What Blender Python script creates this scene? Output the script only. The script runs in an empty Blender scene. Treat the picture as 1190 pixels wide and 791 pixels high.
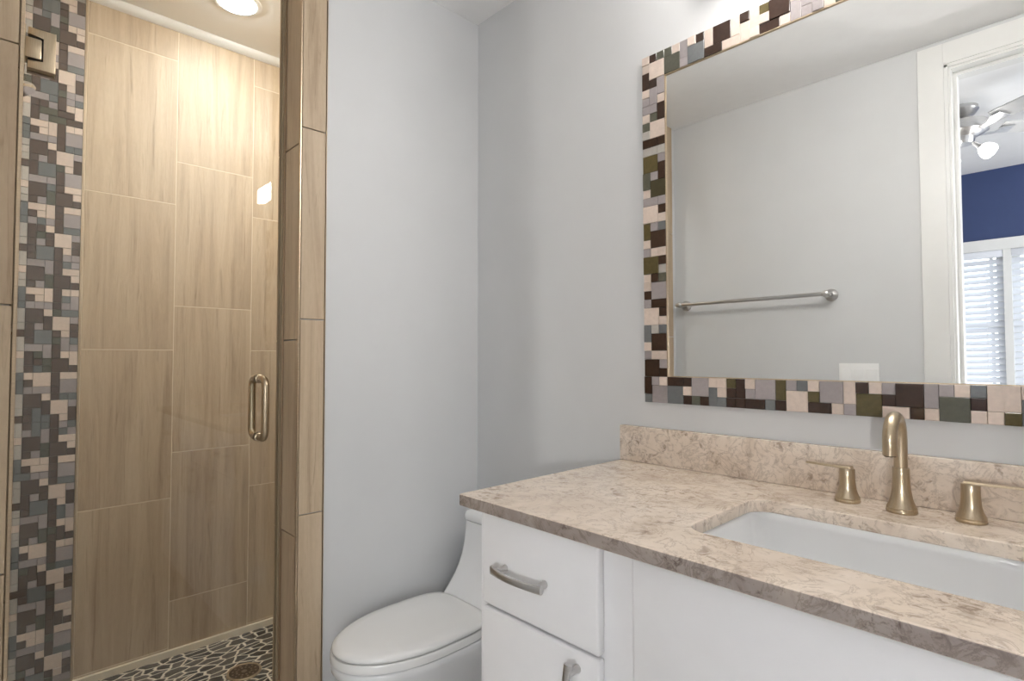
import bpy, bmesh, math, random
from mathutils import Vector, Matrix
random.seed(7)
PI = math.pi
S = bpy.context.scene
C = S.collection

# ------------------------------------------------------------------ camera, world, lights, exposure
CAM = Vector((1.4848, -1.2426, 1.1782))
yaw, pit, rol = math.radians(43.4708), math.radians(1.804), math.radians(-0.0651)
fw = Vector((-math.cos(yaw)*math.cos(pit), math.sin(yaw)*math.cos(pit), math.sin(pit)))
ri = fw.cross(Vector((0, 0, 1))).normalized()
up = ri.cross(fw)
ri, up = ri*math.cos(rol) + up*math.sin(rol), -ri*math.sin(rol) + up*math.cos(rol)
cd = bpy.data.cameras.new('camera')
cd.sensor_width = 36.0
cd.lens = 642.68/1190*36.0
cd.clip_start = 0.01
cam = bpy.data.objects.new('camera', cd)
C.objects.link(cam)
cam.matrix_world = Matrix(((ri.x, up.x, -fw.x, CAM.x), (ri.y, up.y, -fw.y, CAM.y), (ri.z, up.z, -fw.z, CAM.z), (0, 0, 0, 1)))
S.camera = cam

S.view_settings.view_transform = 'Standard'
S.view_settings.look = 'None'
S.view_settings.gamma = 1.0
S.view_settings.use_curve_mapping = False
S.view_settings.exposure = 0.17

w = bpy.data.worlds.new('sky')
S.world = w
w.use_nodes = True
bg = w.node_tree.nodes['Background']
bg.inputs[0].default_value = (0.80, 0.90, 1.0, 1)
bg.inputs[1].default_value = 0.7

VANITY_GLOW = 34.0        # radiance of the frosted shades over the mirror
CAN_GLOW = 70.0           # radiance of the recessed lamp; the added shower fill multiplies it
FAN_GLOW = 10.0
LAMP_GLOW = 460.0       # bulb of the bedroom reading lamp, which shines in through the doorway

def area(name, loc, rot, sx, sy, power, col):
    l = bpy.data.lights.new(name, 'AREA')
    l.shape = 'RECTANGLE'; l.size = sx; l.size_y = sy; l.energy = power; l.color = col
    o = bpy.data.objects.new(name, l); C.objects.link(o)
    o.location = loc; o.rotation_euler = rot
    return o
# daylight arriving at the bedroom window, from outside the panes
area('window_daylight', (1.05, -4.75, 1.45), (PI/2, 0, 0), 1.9, 1.3, 25, (0.92, 0.96, 1.0))
# added fill light outside an unseen opening in the bedroom's far side wall
area('side_fill_light', (3.75, -2.9, 1.45), (PI/2, 0, PI/2), 1.5, 1.3, 75, (0.97, 0.985, 1.0))

# ------------------------------------------------------------------ helpers
def srgb(r, g, b):
    f = lambda c: (c/255/12.92) if c/255 <= 0.04045 else ((c/255+0.055)/1.055)**2.4
    return (f(r), f(g), f(b), 1)

class NT:
    def __init__(s, name):
        s.m = bpy.data.materials.new(name); s.m.use_nodes = True
        s.t = s.m.node_tree; s.b = s.t.nodes['Principled BSDF']
        s.out = s.t.nodes['Material Output']
    def n(s, typ, **kw):
        d = s.t.nodes.new(typ)
        for k, v in kw.items():
            if k.startswith('i_'):
                key = k[2:].replace('_', ' ')
                d.inputs[key].default_value = v
            else: setattr(d, k, v)
        return d
    def l(s, a, b): s.t.links.new(a, b)
    def ramp(s, fac, stops):
        r = s.n('ShaderNodeValToRGB')
        e = r.color_ramp.elements
        while len(e) < len(stops): e.new(0.5)
        for el, (p, c) in zip(e, stops): el.position = p; el.color = c
        s.l(fac, r.inputs[0]); return r.outputs[0]
    def coords(s, scale=(1, 1, 1), island=False):
        tc = s.n('ShaderNodeTexCoord'); mp = s.n('ShaderNodeMapping')
        mp.inputs['Scale'].default_value = scale
        src = tc.outputs['Object']
        if island:
            g = s.n('ShaderNodeNewGeometry'); vm = s.n('ShaderNodeVectorMath', operation='MULTIPLY')
            vm.inputs[1].default_value = (7.3, 5.1, 9.7)
            s.l(g.outputs['Random Per Island'], vm.inputs[0])
            ad = s.n('ShaderNodeVectorMath', operation='ADD')
            s.l(src, ad.inputs[0]); s.l(vm.outputs[0], ad.inputs[1]); src = ad.outputs[0]
            s.island = g.outputs['Random Per Island']
        s.l(src, mp.inputs[0]); return mp.outputs[0]
    def noise(s, co, scale, detail=4, rough=0.5, dist=0.0):
        d = s.n('ShaderNodeTexNoise'); s.l(co, d.inputs['Vector'])
        d.inputs['Scale'].default_value = scale; d.inputs['Detail'].default_value = detail
        d.inputs['Roughness'].default_value = rough; d.inputs['Distortion'].default_value = dist
        return d.outputs['Fac']
    def mix(s, fac, a, b, mode='MIX'):
        d = s.n('ShaderNodeMix', data_type='RGBA', blend_type=mode)
        if isinstance(fac, (int, float)): d.inputs[0].default_value = fac
        else: s.l(fac, d.inputs[0])
        for i, v in ((6, a), (7, b)):
            if isinstance(v, tuple): d.inputs[i].default_value = v
            else: s.l(v, d.inputs[i])
        return d.outputs[2]
    def bump(s, h, strength=0.1, dist=0.01):
        d = s.n('ShaderNodeBump'); d.inputs['Strength'].default_value = strength
        d.inputs['Distance'].default_value = dist
        s.l(h, d.inputs['Height']); s.l(d.outputs[0], s.b.inputs['Normal'])
    def set(s, **kw):
        for k, v in kw.items():
            s.b.inputs[k.replace('_', ' ')].default_value = v
        return s

def plain(name, col, rough=0.5, metal=0.0, var=0.03, scale=20, bump=0.0, coat=0.0):
    """a uniform finish with a touch of procedural variation"""
    t = NT(name); co = t.coords()
    f = t.noise(co, scale, 3)
    dark = tuple(c*(1-var) for c in col[:3]) + (1,); lite = tuple(min(1, c*(1+var)) for c in col[:3]) + (1,)
    t.l(t.ramp(f, [(0.3, dark), (0.7, lite)]), t.b.inputs['Base Color'])
    t.set(Roughness=rough, Metallic=metal, Coat_Weight=coat)
    if bump: t.bump(f, bump, 0.002)
    return t.m

def brushed(name, col, rough=0.28, stretch=(4, 4, 90), var=0.08):
    t = NT(name); co = t.coords(stretch)
    f = t.noise(co, 8, 3)
    dark = tuple(c*(1-var) for c in col[:3]) + (1,); lite = tuple(min(1, c*(1+var)) for c in col[:3]) + (1,)
    t.l(t.ramp(f, [(0.3, dark), (0.7, lite)]), t.b.inputs['Base Color'])
    t.set(Roughness=rough, Metallic=1.0)
    t.bump(f, 0.03, 0.001)
    return t.m

def emitter(name, col, strength):
    t = NT(name); co = t.coords(); f = t.noise(co, 3, 1)
    c2 = tuple(c*0.97 for c in col[:3]) + (1,)
    t.l(t.ramp(f, [(0.2, c2), (0.8, col)]), t.b.inputs['Emission Color'])
    t.set(Base_Color=(0.9, 0.9, 0.9, 1), Roughness=0.4, Emission_Strength=strength)
    return t.m

M = {}
M['paint'] = plain('grey_wall_paint', srgb(214, 215, 216), 0.55, var=0.015, scale=6, bump=0.02)
M['ceiling'] = plain('white_ceiling_paint', srgb(245, 245, 245), 0.7, var=0.01, bump=0.03)
M['white_trim'] = plain('white_trim_paint', srgb(232, 232, 230), 0.35, var=0.01)
M['cabinet'] = plain('white_cabinet_lacquer', srgb(242, 242, 244), 0.32, var=0.01)
M['porcelain'] = plain('white_porcelain', srgb(240, 241, 242), 0.07, var=0.005, coat=0.4)
M['seat'] = plain('white_seat_plastic', srgb(240, 240, 239), 0.16, var=0.005)
M['brass'] = brushed('champagne_bronze', (0.52, 0.425, 0.30, 1), 0.3, (60, 60, 4))
M['nickel'] = brushed('satin_nickel', (0.60, 0.59, 0.58, 1), 0.28)
M['chrome'] = plain('polished_chrome', (0.78, 0.78, 0.79, 1), 0.08, 1.0, var=0.01)
M['trim_metal'] = brushed('beige_edge_profile', srgb(205, 186, 160), 0.38)
M['grout'] = plain('beige_grout', srgb(224, 210, 186), 0.8, var=0.04, scale=60)
M['grout_grey'] = plain('grey_grout', srgb(150, 145, 138), 0.8, var=0.04, scale=60)
M['navy'] = plain('navy_wall_paint', srgb(56, 72, 114), 0.5, var=0.02)
M['blind'] = plain('white_blind_slat', srgb(228, 231, 238), 0.45, var=0.01)
M['floor'] = None
M['switch'] = plain('white_switch_plastic', srgb(244, 244, 243), 0.3, var=0.01)
M['seal'] = plain('clear_strike_seal', srgb(150, 134, 110), 0.3, var=0.05)
M['dark_gap'] = plain('dark_gasket', srgb(32, 26, 20), 0.6, var=0.05)
M['shade'] = emitter('frosted_shade_glass', (1.0, 0.965, 0.92, 1), VANITY_GLOW)
M['can_lens'] = emitter('recessed_lamp_lens', (0.94, 0.98, 1.0, 1), CAN_GLOW)
M['can_lens_fill'] = emitter('added_fill_lens', (0.94, 0.98, 1.0, 1), CAN_GLOW*4.3)  # lens of the added shower fill light
M['bulb'] = emitter('fan_light_glass', (1.0, 0.97, 0.94, 1), FAN_GLOW)
M['lamp'] = emitter('reading_lamp_bulb', (1.0, 0.98, 0.95, 1), LAMP_GLOW)
M['carpet'] = plain('beige_carpet', srgb(190, 182, 172), 0.95, var=0.1, scale=200, bump=0.4)
M['bed_wall'] = plain('pale_bedroom_paint', srgb(214, 215, 218), 0.6, var=0.01)
M['fan_blade'] = plain('grey_white_blade', srgb(206, 205, 203), 0.4, var=0.04)

def tile_stone():
    t = NT('vein_cut_travertine_tile')
    co = t.coords((9, 9, 0.55), True)
    a = t.noise(co, 2.2, 6, 0.6, 0.9)
    base = t.ramp(a, [(0.25, srgb(170, 148, 122)), (0.45, srgb(194, 173, 146)), (0.62, srgb(206, 187, 160)), (0.85, srgb(214, 197, 172))])
    co2 = t.coords((26, 26, 1.2), True)
    b = t.noise(co2, 2.0, 5, 0.65, 1.4)
    streak = t.ramp(b, [(0.30, srgb(150, 129, 106)), (0.42, srgb(255, 255, 255))])
    col = t.mix(0.38, base, streak, 'MULTIPLY')
    co3 = t.coords((40, 40, 14), True)
    c = t.noise(co3, 3, 4, 0.6)
    col = t.mix(0.16, col, t.ramp(c, [(0.3, (0.55, 0.5, 0.45, 1)), (0.7, (1, 1, 1, 1))]), 'MULTIPLY')
    tint = t.ramp(t.island, [(0, (0.93, 0.92, 0.91, 1)), (1, (1, 1, 1, 1))])
    col = t.mix(1.0, col, tint, 'MULTIPLY')
    t.l(col, t.b.inputs['Base Color'])
    t.set(Roughness=0.48)
    return t.m
M['tile'] = tile_stone()

def quartz(name, base_cols, fleck, amount):
    t = NT(name)
    co = t.coords((1, 1, 1))
    big = t.noise(co, 9, 5, 0.6, 0.8)
    base = t.ramp(big, [(p, srgb(*c)) for p, c in zip((0.32, 0.5, 0.7), base_cols)])
    patch = t.noise(co, 8.5, 5, 0.6, 0.8)                  # where the flecks gather
    pm = t.ramp(patch, [(0.42, (0, 0, 0, 1)), (0.60, (1, 1, 1, 1))])
    fine = t.noise(co, 52, 8, 0.72, 0.7)
    fm = t.ramp(fine, [(0.50, (0, 0, 0, 1)), (0.62, (1, 1, 1, 1))])
    k = t.mix(1.0, pm, fm, 'MULTIPLY')
    v = t.noise(co, 15, 8, 0.68, 1.1)                       # thin veins
    vm = t.ramp(v, [(0.475, (0, 0, 0, 1)), (0.5, (0.55, 0.55, 0.55, 1)), (0.525, (0, 0, 0, 1))])
    k2 = t.mix(1.0, k, vm, 'LIGHTEN')
    sc = t.n('ShaderNodeMath', operation='MULTIPLY'); sc.inputs[1].default_value = amount
    t.l(k2, sc.inputs[0])
    col = t.mix(sc.outputs[0], base, srgb(*fleck))
    t.l(col, t.b.inputs['Base Color'])
    t.set(Roughness=0.18)
    return t.m
M['quartz'] = quartz('beige_veined_quartz', ((204, 187, 170), (220, 205, 189), (229, 216, 202)), (128, 107, 90), 0.74)
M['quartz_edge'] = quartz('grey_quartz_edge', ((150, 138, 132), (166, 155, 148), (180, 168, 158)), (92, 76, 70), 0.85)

def pebbles():
    t = NT('dark_river_pebble_mosaic')
    co = t.coords((30, 17, 1))
    wob = t.n('ShaderNodeTexNoise'); wob.inputs['Scale'].default_value = 0.7
    t.l(co, wob.inputs['Vector'])
    ad = t.n('ShaderNodeVectorMath', operation='MULTIPLY_ADD'); ad.inputs[1].default_value = (0.7, 0.7, 0)
    t.l(wob.outputs['Color'], ad.inputs[0]); t.l(co, ad.inputs[2])
    vd = t.n('ShaderNodeTexVoronoi', feature='DISTANCE_TO_EDGE', voronoi_dimensions='2D')
    vc = t.n('ShaderNodeTexVoronoi', feature='F1', voronoi_dimensions='2D')
    for v in (vd, vc): v.inputs['Scale'].default_value = 1.0; t.l(ad.outputs[0], v.inputs['Vector'])
    mask = t.ramp(vd.outputs['Distance'], [(0.055, (0, 0, 0, 1)), (0.10, (1, 1, 1, 1))])
    stone = t.ramp(vc.outputs['Color'], [(0.1, srgb(58, 53, 46)), (0.5, srgb(84, 77, 67)), (0.9, srgb(122, 113, 100))])
    n2 = t.noise(t.coords((60, 60, 60)), 2, 4)
    stone = t.mix(0.5, stone, t.ramp(n2, [(0.3, (0.5, 0.5, 0.5, 1)), (0.7, (1, 1, 1, 1))]), 'MULTIPLY')
    t.l(t.mix(mask, srgb(232, 222, 202), stone), t.b.inputs['Base Color'])
    t.set(Roughness=0.45)
    hgt = t.ramp(vd.outputs['Distance'], [(0.03, (0, 0, 0, 1)), (0.25, (1, 1, 1, 1))])
    t.bump(hgt, 0.6, 0.008)
    return t.m
M['pebble'] = pebbles()

def floor_tile():
    t = NT('grey_porcelain_floor_tile')
    co = t.coords((1, 1, 1))
    br = t.n('ShaderNodeTexBrick'); t.l(co, br.inputs['Vector'])
    br.inputs['Scale'].default_value = 1.0; br.inputs['Brick Width'].default_value = 0.61
    br.inputs['Row Height'].default_value = 0.305; br.inputs['Mortar Size'].default_value = 0.003
    br.inputs['Color1'].default_value = srgb(214, 210, 204); br.inputs['Color2'].default_value = srgb(208, 204, 198)
    br.inputs['Mortar'].default_value = srgb(180, 176, 170)
    n = t.noise(t.coords((3, 12, 1)), 3, 5)
    t.l(t.mix(0.3, br.outputs['Color'], t.ramp(n, [(0.3, (0.7, 0.7, 0.7, 1)), (0.7, (1, 1, 1, 1))]), 'MULTIPLY'), t.b.inputs['Base Color'])
    t.set(Roughness=0.35)
    return t.m
M['floor'] = floor_tile()

def arch_glass():
    """clear sheet glass: passes light straight and mirrors by the Fresnel law at each face"""
    t = NT('clear_shower_glass')
    g = t.n('ShaderNodeNewGeometry')
    mr = t.n('ShaderNodeMapRange'); t.l(g.outputs['Backfacing'], mr.inputs['Value'])
    mr.inputs['To Min'].default_value = 1.5; mr.inputs['To Max'].default_value = 1/1.5
    fr = t.n('ShaderNodeFresnel'); t.l(mr.outputs[0], fr.inputs['IOR'])
    tr = t.n('ShaderNodeBsdfTransparent'); tr.inputs[0].default_value = (0.975, 0.985, 0.975, 1)
    gl = t.n('ShaderNodeBsdfGlossy'); gl.inputs['Roughness'].default_value = 0.0
    mx = t.n('ShaderNodeMixShader'); t.l(fr.outputs[0], mx.inputs[0]); t.l(tr.outputs[0], mx.inputs[1]); t.l(gl.outputs[0], mx.inputs[2])
    t.l(mx.outputs[0], t.out.inputs['Surface'])
    return t.m
M['glass'] = arch_glass()

def mirror_mat():
    t = NT('silvered_mirror_glass')
    t.set(Base_Color=(0.93, 0.94, 0.935, 1), Metallic=1.0, Roughness=0.0)
    return t.m
M['mirror'] = mirror_mat()

def mosaic_mat(name, col, rough, metal=0.0, var=0.16, streak=(40, 40, 40)):
    t = NT(name); co = t.coords(streak, True)
    f = t.noise(co, 3, 3)
    d = tuple(c*(1-var) for c in col[:3]) + (1,); l = tuple(min(1, c*(1+var)) for c in col[:3]) + (1,)
    base = t.ramp(f, [(0.3, d), (0.7, l)])
    base = t.mix(1.0, base, t.ramp(t.island, [(0, (0.84, 0.84, 0.84, 1)), (1, (1, 1, 1, 1))]), 'MULTIPLY')
    t.l(base, t.b.inputs['Base Color']); t.set(Roughness=rough, Metallic=metal, Coat_Weight=0.3 if not metal else 0.0, Coat_Roughness=0.05)
    return t.m
PAL = {
    'B': mosaic_mat('mosaic_champagne', srgb(222, 205, 192), 0.3, 0.0, 0.06),
    'W': mosaic_mat('mosaic_pale_grey', srgb(190, 185, 178), 0.3, 0.0, 0.06),
    'G': mosaic_mat('mosaic_lavender_grey', srgb(168, 160, 160), 0.22, 0.0, 0.05),
    'S': mosaic_mat('mosaic_slate', srgb(116, 119, 120), 0.15, 0.0, 0.06),
    'E': mosaic_mat('mosaic_green_grey', srgb(92, 92, 80), 0.12, 0.0, 0.1),
    'O': mosaic_mat('mosaic_olive', srgb(94, 84, 52), 0.12, 0.0, 0.12),
    'F': mosaic_mat('mosaic_dark_olive', srgb(68, 64, 46), 0.12, 0.0, 0.1),
    'D': mosaic_mat('mosaic_dark_brown', srgb(60, 42, 33), 0.14, 0.0, 0.12),
    'K': mosaic_mat('mosaic_taupe_brown', srgb(92, 78, 68), 0.14, 0.0, 0.1),
}
PKEYS = list(PAL)

def box(bm, x0, x1, y0, y1, z0, z1, bev=0.0, seg=2, mi=0):
    vs = [bm.verts.new((x, y, z)) for x in (x0, x1) for y in (y0, y1) for z in (z0, z1)]
    idx = [(0, 1, 3, 2), (4, 6, 7, 5), (0, 4, 5, 1), (2, 3, 7, 6), (0, 2, 6, 4), (1, 5, 7, 3)]
    fs = [bm.faces.new([vs[i] for i in q]) for q in idx]
    for f in fs: f.material_index = mi
    if bev:
        es = list({e for f in fs for e in f.edges})
        r = bmesh.ops.bevel(bm, geom=es, offset=bev, segments=seg, affect='EDGES', profile=0.5, clamp_overlap=True)
        for f in r['faces']: f.material_index = mi
    return vs

def loft(bm, rings, cap0=True, cap1=True, closed=True):
    vr = [[bm.verts.new(p) for p in r] for r in rings]
    n = len(vr[0])
    for a, b in zip(vr, vr[1:]):
        for i in range(n if closed else n-1):
            j = (i+1) % n
            bm.faces.new((a[i], a[j], b[j], b[i]))
    if cap0: bm.faces.new(list(reversed(vr[0])))
    if cap1: bm.faces.new(vr[-1])
    return vr

def lathe(bm, prof, c, n=32, axis='z', cap=True):
    c = Vector(c); rings = []
    for r, h in prof:
        ring = []
        for i in range(n):
            a = 2*PI*i/n
            if axis == 'z': p = Vector((r*math.cos(a), r*math.sin(a), h))
            elif axis == 'y': p = Vector((r*math.cos(a), h, -r*math.sin(a)))
            else: p = Vector((h, r*math.cos(a), r*math.sin(a)))
            ring.append(c+p)
        rings.append(ring)
    loft(bm, rings, cap, cap)

def tube(bm, pts, rad, n=14, cap=True):
    pts = [Vector(p) for p in pts]; rings = []
    t0 = (pts[1]-pts[0]).normalized()
    ref = Vector((0, 0, 1)) if abs(t0.z) < 0.9 else Vector((1, 0, 0))
    u = t0.cross(ref).normalized()
    for i, p in enumerate(pts):
        a = pts[max(0, i-1)]; b = pts[min(len(pts)-1, i+1)]
        t = (b-a).normalized()
        u = (u - t*u.dot(t)).normalized(); v = t.cross(u)
        r = rad[i] if isinstance(rad, (list, tuple)) else rad
        rings.append([p + u*r*math.cos(2*PI*k/n) + v*r*math.sin(2*PI*k/n) for k in range(n)])
    loft(bm, rings, cap, cap)

def root_loc(p):
    v = Vector((0, 0, 0))
    while p is not None: v += p.location; p = p.parent
    return v

def obj(name, bm, mat, parent=None, smooth=None, bev=None):
    """one mesh object from world-space geometry; smooth = angle in degrees for smooth shading"""
    bmesh.ops.recalc_face_normals(bm, faces=bm.faces)
    if parent is not None: bmesh.ops.translate(bm, verts=bm.verts, vec=-root_loc(parent))
    me = bpy.data.meshes.new(name)
    bm.to_mesh(me); bm.free()
    for m in (mat if isinstance(mat, (list, tuple)) else [mat]): me.materials.append(m)
    if smooth is not None:
        me.shade_smooth()
        me.set_sharp_from_angle(angle=math.radians(smooth))
    o = bpy.data.objects.new(name, me); C.objects.link(o)
    if parent is not None: o.parent = parent
    if bev:
        md = o.modifiers.new('bevel', 'BEVEL'); md.width = bev; md.segments = 3; md.limit_method = 'ANGLE'; md.angle_limit = math.radians(40)
    return o

def thing(name, label, cat, loc=(0, 0, 0), group=None):
    o = bpy.data.objects.new(name, None); C.objects.link(o); o.empty_display_size = 0.05
    o.location = loc; o['label'] = label; o['category'] = cat
    if group: o['group'] = group
    return o

def tag(o, label, cat, group=None):
    o['label'] = label; o['category'] = cat
    if group: o['group'] = group
    return o

def struct(name, bm, mat, smooth=None, bev=None, label=None):
    o = obj(name, bm, mat, None, smooth, bev); o['kind'] = 'structure'
    if label: o['label'] = label
    return o

def slab(name, mat, *ext):
    bm = bmesh.new()
    for e in ext: box(bm, *e)
    return struct(name, bm, mat)

# ------------------------------------------------------------------ dimensions of the place
H = 2.3616          # bathroom ceiling
W = 1.3416          # distance between the mirror wall and the door wall
XR = 1.90           # right wall
SHZ = 2.575         # shower ceiling
SX = -1.13          # face of the shower's back wall
OR, OL = -0.636, -1.203   # right and left jamb faces of the shower opening

# ------------------------------------------------------------------ room shell
slab('floor', M['floor'], (-0.15, XR+0.12, -1.46, 0.12, -0.12, 0.0))
slab('ceiling', M['ceiling'], (-0.02, XR+0.12, -W-0.12, 0.12, H, H+0.10))
slab('wall_back', M['paint'], (-0.15, XR+0.12, 0.0, 0.12, 0.0, H))
slab('wall_right', M['paint'], (XR, XR+0.12, -W, 0.0, 0.0, H))
# the door wall: three pieces round the doorway
DX0, DX1, DZ = 1.140, 1.800, 2.245
slab('wall_front', M['paint'], (-0.15, DX0-0.02, -W-0.12, -W, 0.0, H), (DX1+0.02, XR+0.12, -W-0.12, -W, 0.0, H), (DX0-0.02, DX1+0.02, -W-0.12, -W, DZ+0.02, H))
# the shower-side wall: painted part behind the toilet, stub at the other end, header over the opening
slab('wall_left', M['paint'], (-0.15, 0.0, -0.626, 0.0, -0.06, SHZ), (-0.15, 0.0, -W, -1.213, -0.06, SHZ), (-0.15, 0.0, -1.213, -0.626, 2.34, SHZ))
# shower enclosure
slab('wall_shower_back', M['grout'], (SX-0.11, SX-0.0007, -1.45, 0.05, -0.1, SHZ))
slab('wall_shower_side', M['grout'], (SX-0.008, -0.15, -1.45, -1.348, -0.1, SHZ), (SX-0.008, -0.15, -0.052, 0.05, -0.1, SHZ))
slab('ceiling_shower', M['ceiling'], (SX-0.11, 0.0, -1.45, 0.05, SHZ, SHZ+0.1))
slab('floor_shower', M['pebble'], (SX-0.008, -0.15, -1.348, -0.052, -0.1, -0.03))

# ------------------------------------------------------------------ wall tiles
GAP = 0.0015
def tiles(name, rects, axis, face, thick, sign, mat=None):
    """rects in (u0,u1,z0,z1); axis 'x': wall of constant x, u is y; axis 'y': wall of constant y, u is x"""
    bm = bmesh.new()
    for u0, u1, z0, z1 in rects:
        a, b = u0+GAP, u1-GAP; c, d = z0+GAP, z1-GAP
        f0, f1 = sorted((face, face-sign*thick))
        if axis == 'x': box(bm, f0, f1, a, b, c, d, 0.0008, 1)
        else: box(bm, a, b, f0, f1, c, d, 0.0008, 1)
    return struct(name, bm, mat or M['tile'])

def column(u0, u1, joints, z0, z1):
    js = [z0] + [j for j in joints if z0 < j < z1] + [z1]
    return [(u0, u1, a, b) for a, b in zip(js, js[1:])]
P6 = 0.6045
jA = [0.608 + P6*k for k in range(-1, 5)]
jB = [0.190 + 0.6025*k for k in range(-1, 5)]
zb0, zt0 = -0.004, SHZ-0.0
rects = column(-0.990, -0.687, jA, zb0, zt0) + column(-0.687, -0.384, jB, zb0, zt0) + column(-0.384, -0.0565, jA, zb0, zt0)
rects += column(-1.340, -1.325, jB, zb0, zt0)
tiles('wall_shower_back_tile', rects, 'x', SX, 0.0066, 1)
sr = []
for i, (a, b) in enumerate(((-1.125, -0.82), (-0.82, -0.515), (-0.515, -0.155))):
    sr += column(a, b, jB if i % 2 else jA, zb0, zt0)
tiles('wall_shower_left_tile', sr, 'y', -1.340, 0.008, 1)
tiles('wall_shower_right_tile', sr, 'y', -0.060, 0.008, -1)
tiles('wall_shower_inner_tile', column(-0.624, -0.36, jB, zb0, zt0) + column(-0.36, -0.066, jA, zb0, zt0), 'x', -0.158, 0.008, -1)
# tiled surround on the room side of the opening and tiled jambs
jF = [0.757, 1.284, 1.811]
tiles('wall_tile_right_face', column(-0.6320, -0.5625, jF, 0.0, H-0.002), 'x', 0.008, 0.008, 1)
tiles('wall_tile_left_face', column(-1.310, -1.2085, jF, 0.0, H-0.002), 'x', 0.008, 0.008, 1)
jJ = [0.70, 1.228, 1.766]
bmj = bmesh.new()
for (a, b, c, d) in column(-0.150, 0.001, jJ, 0.0, 2.33):
    box(bmj, a+GAP, b-GAP, -0.636, -0.627, c+GAP, d-GAP, 0.0008, 1)
    box(bmj, a+GAP, b-GAP, -1.212, -1.203, c+GAP, d-GAP, 0.0008, 1)
struct('wall_tile_jambs', bmj, M['tile'])
# metal edge profiles: at both corners of the opening, beside the mosaic, and where the tile meets the paint
def profile(name, *ext):
    bm = bmesh.new()
    for e in ext: box(bm, *e, 0.0008, 1)
    return struct(name, bm, M['trim_metal'])
profile('trim_1', (-0.001, 0.0095, -0.6375, -0.6325, 0.0, H-0.002))
profile('trim_2', (-0.001, 0.0095, -1.2080, -1.2015, 0.0, H-0.002))
profile('trim_3', (0.0, 0.0092, -0.5622, -0.5600, 0.0, H-0.002))
profile('trim_4', (SX-0.008, SX+0.003, -0.9985, -0.9905, -0.004, SHZ-0.03))
# cream base strip and white cove along the shower's back wall
slab('trim_5', plain('cream_base_tile', srgb(236, 224, 202), 0.35, var=0.04), (SX-0.008, SX+0.012, -1.345, -0.055, -0.03, -0.004))
bm = bmesh.new()
ring = lambda y: [(SX-0.004, y, SHZ), (SX-0.004, y, SHZ-0.030), (SX+0.006, y, SHZ-0.030), (SX+0.020, y, SHZ-0.020), (SX+0.028, y, SHZ-0.007), (SX+0.028, y, SHZ)]
loft(bm, [ring(-1.339), ring(-0.061)])
struct('trim_6', bm, M['white_trim'], 40)
# tiled threshold under the glass door
bm = bmesh.new(); box(bm, -0.150, 0.0, -1.2125, -0.6265, -0.1, 0.05, 0.002, 1)
struct('trim_7', bm, M['tile'])

# ------------------------------------------------------------------ glass and stone mosaics
def mosaic(bm, grid, place, cell, thick, seed=1, gap=0.0005, merge=True):
    """grid: rows of colour letters, top row first; place(u,v,w) -> world point, u along the columns, v down the rows, w out of the wall"""
    rnd = random.Random(seed); R, K = len(grid), len(grid[0]); used = [[False]*K for _ in range(R)]
    for r in range(R):
        for k in range(K):
            if used[r][k] or grid[r][k] == ' ': continue
            c = grid[r][k]
            same = lambda rr, kk: rr < R and kk < K and not used[rr][kk] and grid[rr][kk] == c
            h = wd = 1
            if same(r, k+1) and same(r+1, k) and same(r+1, k+1): h = wd = 2
            elif same(r+1, k) and rnd.random() < 0.6: h = 2
            elif same(r, k+1) and rnd.random() < 0.6: wd = 2
            for rr in range(h):
                for kk in range(wd): used[r+rr][k+kk] = True
            u0, u1, v0, v1 = k*cell+gap, (k+wd)*cell-gap, r*cell+gap, (r+h)*cell-gap
            t = thick + rnd.choice((0, 0, 0.0012, 0.002)); b = 0.0007
            lo = [place(u, v, 0) for u, v in ((u0, v0), (u1, v0), (u1, v1), (u0, v1))]
            md = [place(u, v, t-b) for u, v in ((u0, v0), (u1, v0), (u1, v1), (u0, v1))]
            hi = [place(u, v, t) for u, v in ((u0+b, v0+b), (u1-b, v0+b), (u1-b, v1-b), (u0+b, v1-b))]
            n0 = len(bm.faces)
            loft(bm, [lo, md, hi], True, True)
            bm.faces.ensure_lookup_table()
            for f in bm.faces[n0:]: f.material_index = PKEYS.index(c)

SHEET = ['SBBBKBB', 'SKBBKGG', 'SGGGKGG', 'WKKBKSS', 'WKKKBBG', 'WKGKBBK', 'KKSSKBK', 'WKSSKGG', 'WGGGKGG', 'BKKGKBB', 'WKKEKKB', 'WKGEKKK']
LEFTC = ['GKWBGK', 'SSBKKW', 'SSGKKB', 'BKGGSB', 'KKWGSK', 'GKBBGK', 'BWBBGK', 'BGKKSS', 'KGKKSS', 'KBGWBK', 'SBGGBK', 'SKGGWK']
rows = []
ntop = 60
zr0 = 1.128 + 0.305*ntop/12 + 0.0
while zr0 > SHZ-0.035: ntop -= 1; zr0 = 1.128 + ntop*0.02542
nrow = int((zr0 + 0.003)/0.02542)
for r in range(nrow):
    k = (r - ntop) % 12
    row = LEFTC[k] + SHEET[k]
    # a little change from sheet to sheet, as cut glass mosaics have
    rr = random.Random(r*13+5)
    row = ''.join(('E' if (c == 'K' and rr.random() < 0.06) else 'S' if (c == 'G' and rr.random() < 0.10) else c) for c in row)
    rows.append(row)
bm = bmesh.new()
CM = 0.02500
# right-hand column ends at the edge profile; thirteen columns wide
mosaic(bm, rows, lambda u, v, wv: Vector((SX-0.0035+wv, -0.9990-13*CM+u, zr0-v*0.02542/CM)), CM, 0.006, 3)
struct('wall_mosaic', bm, [PAL[k] for k in PKEYS])
slab('wall_mosaic_grout', M['grout_grey'], (SX-0.009, SX-0.0004, -1.326, -0.9985, -0.004, SHZ-0.03))

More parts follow.
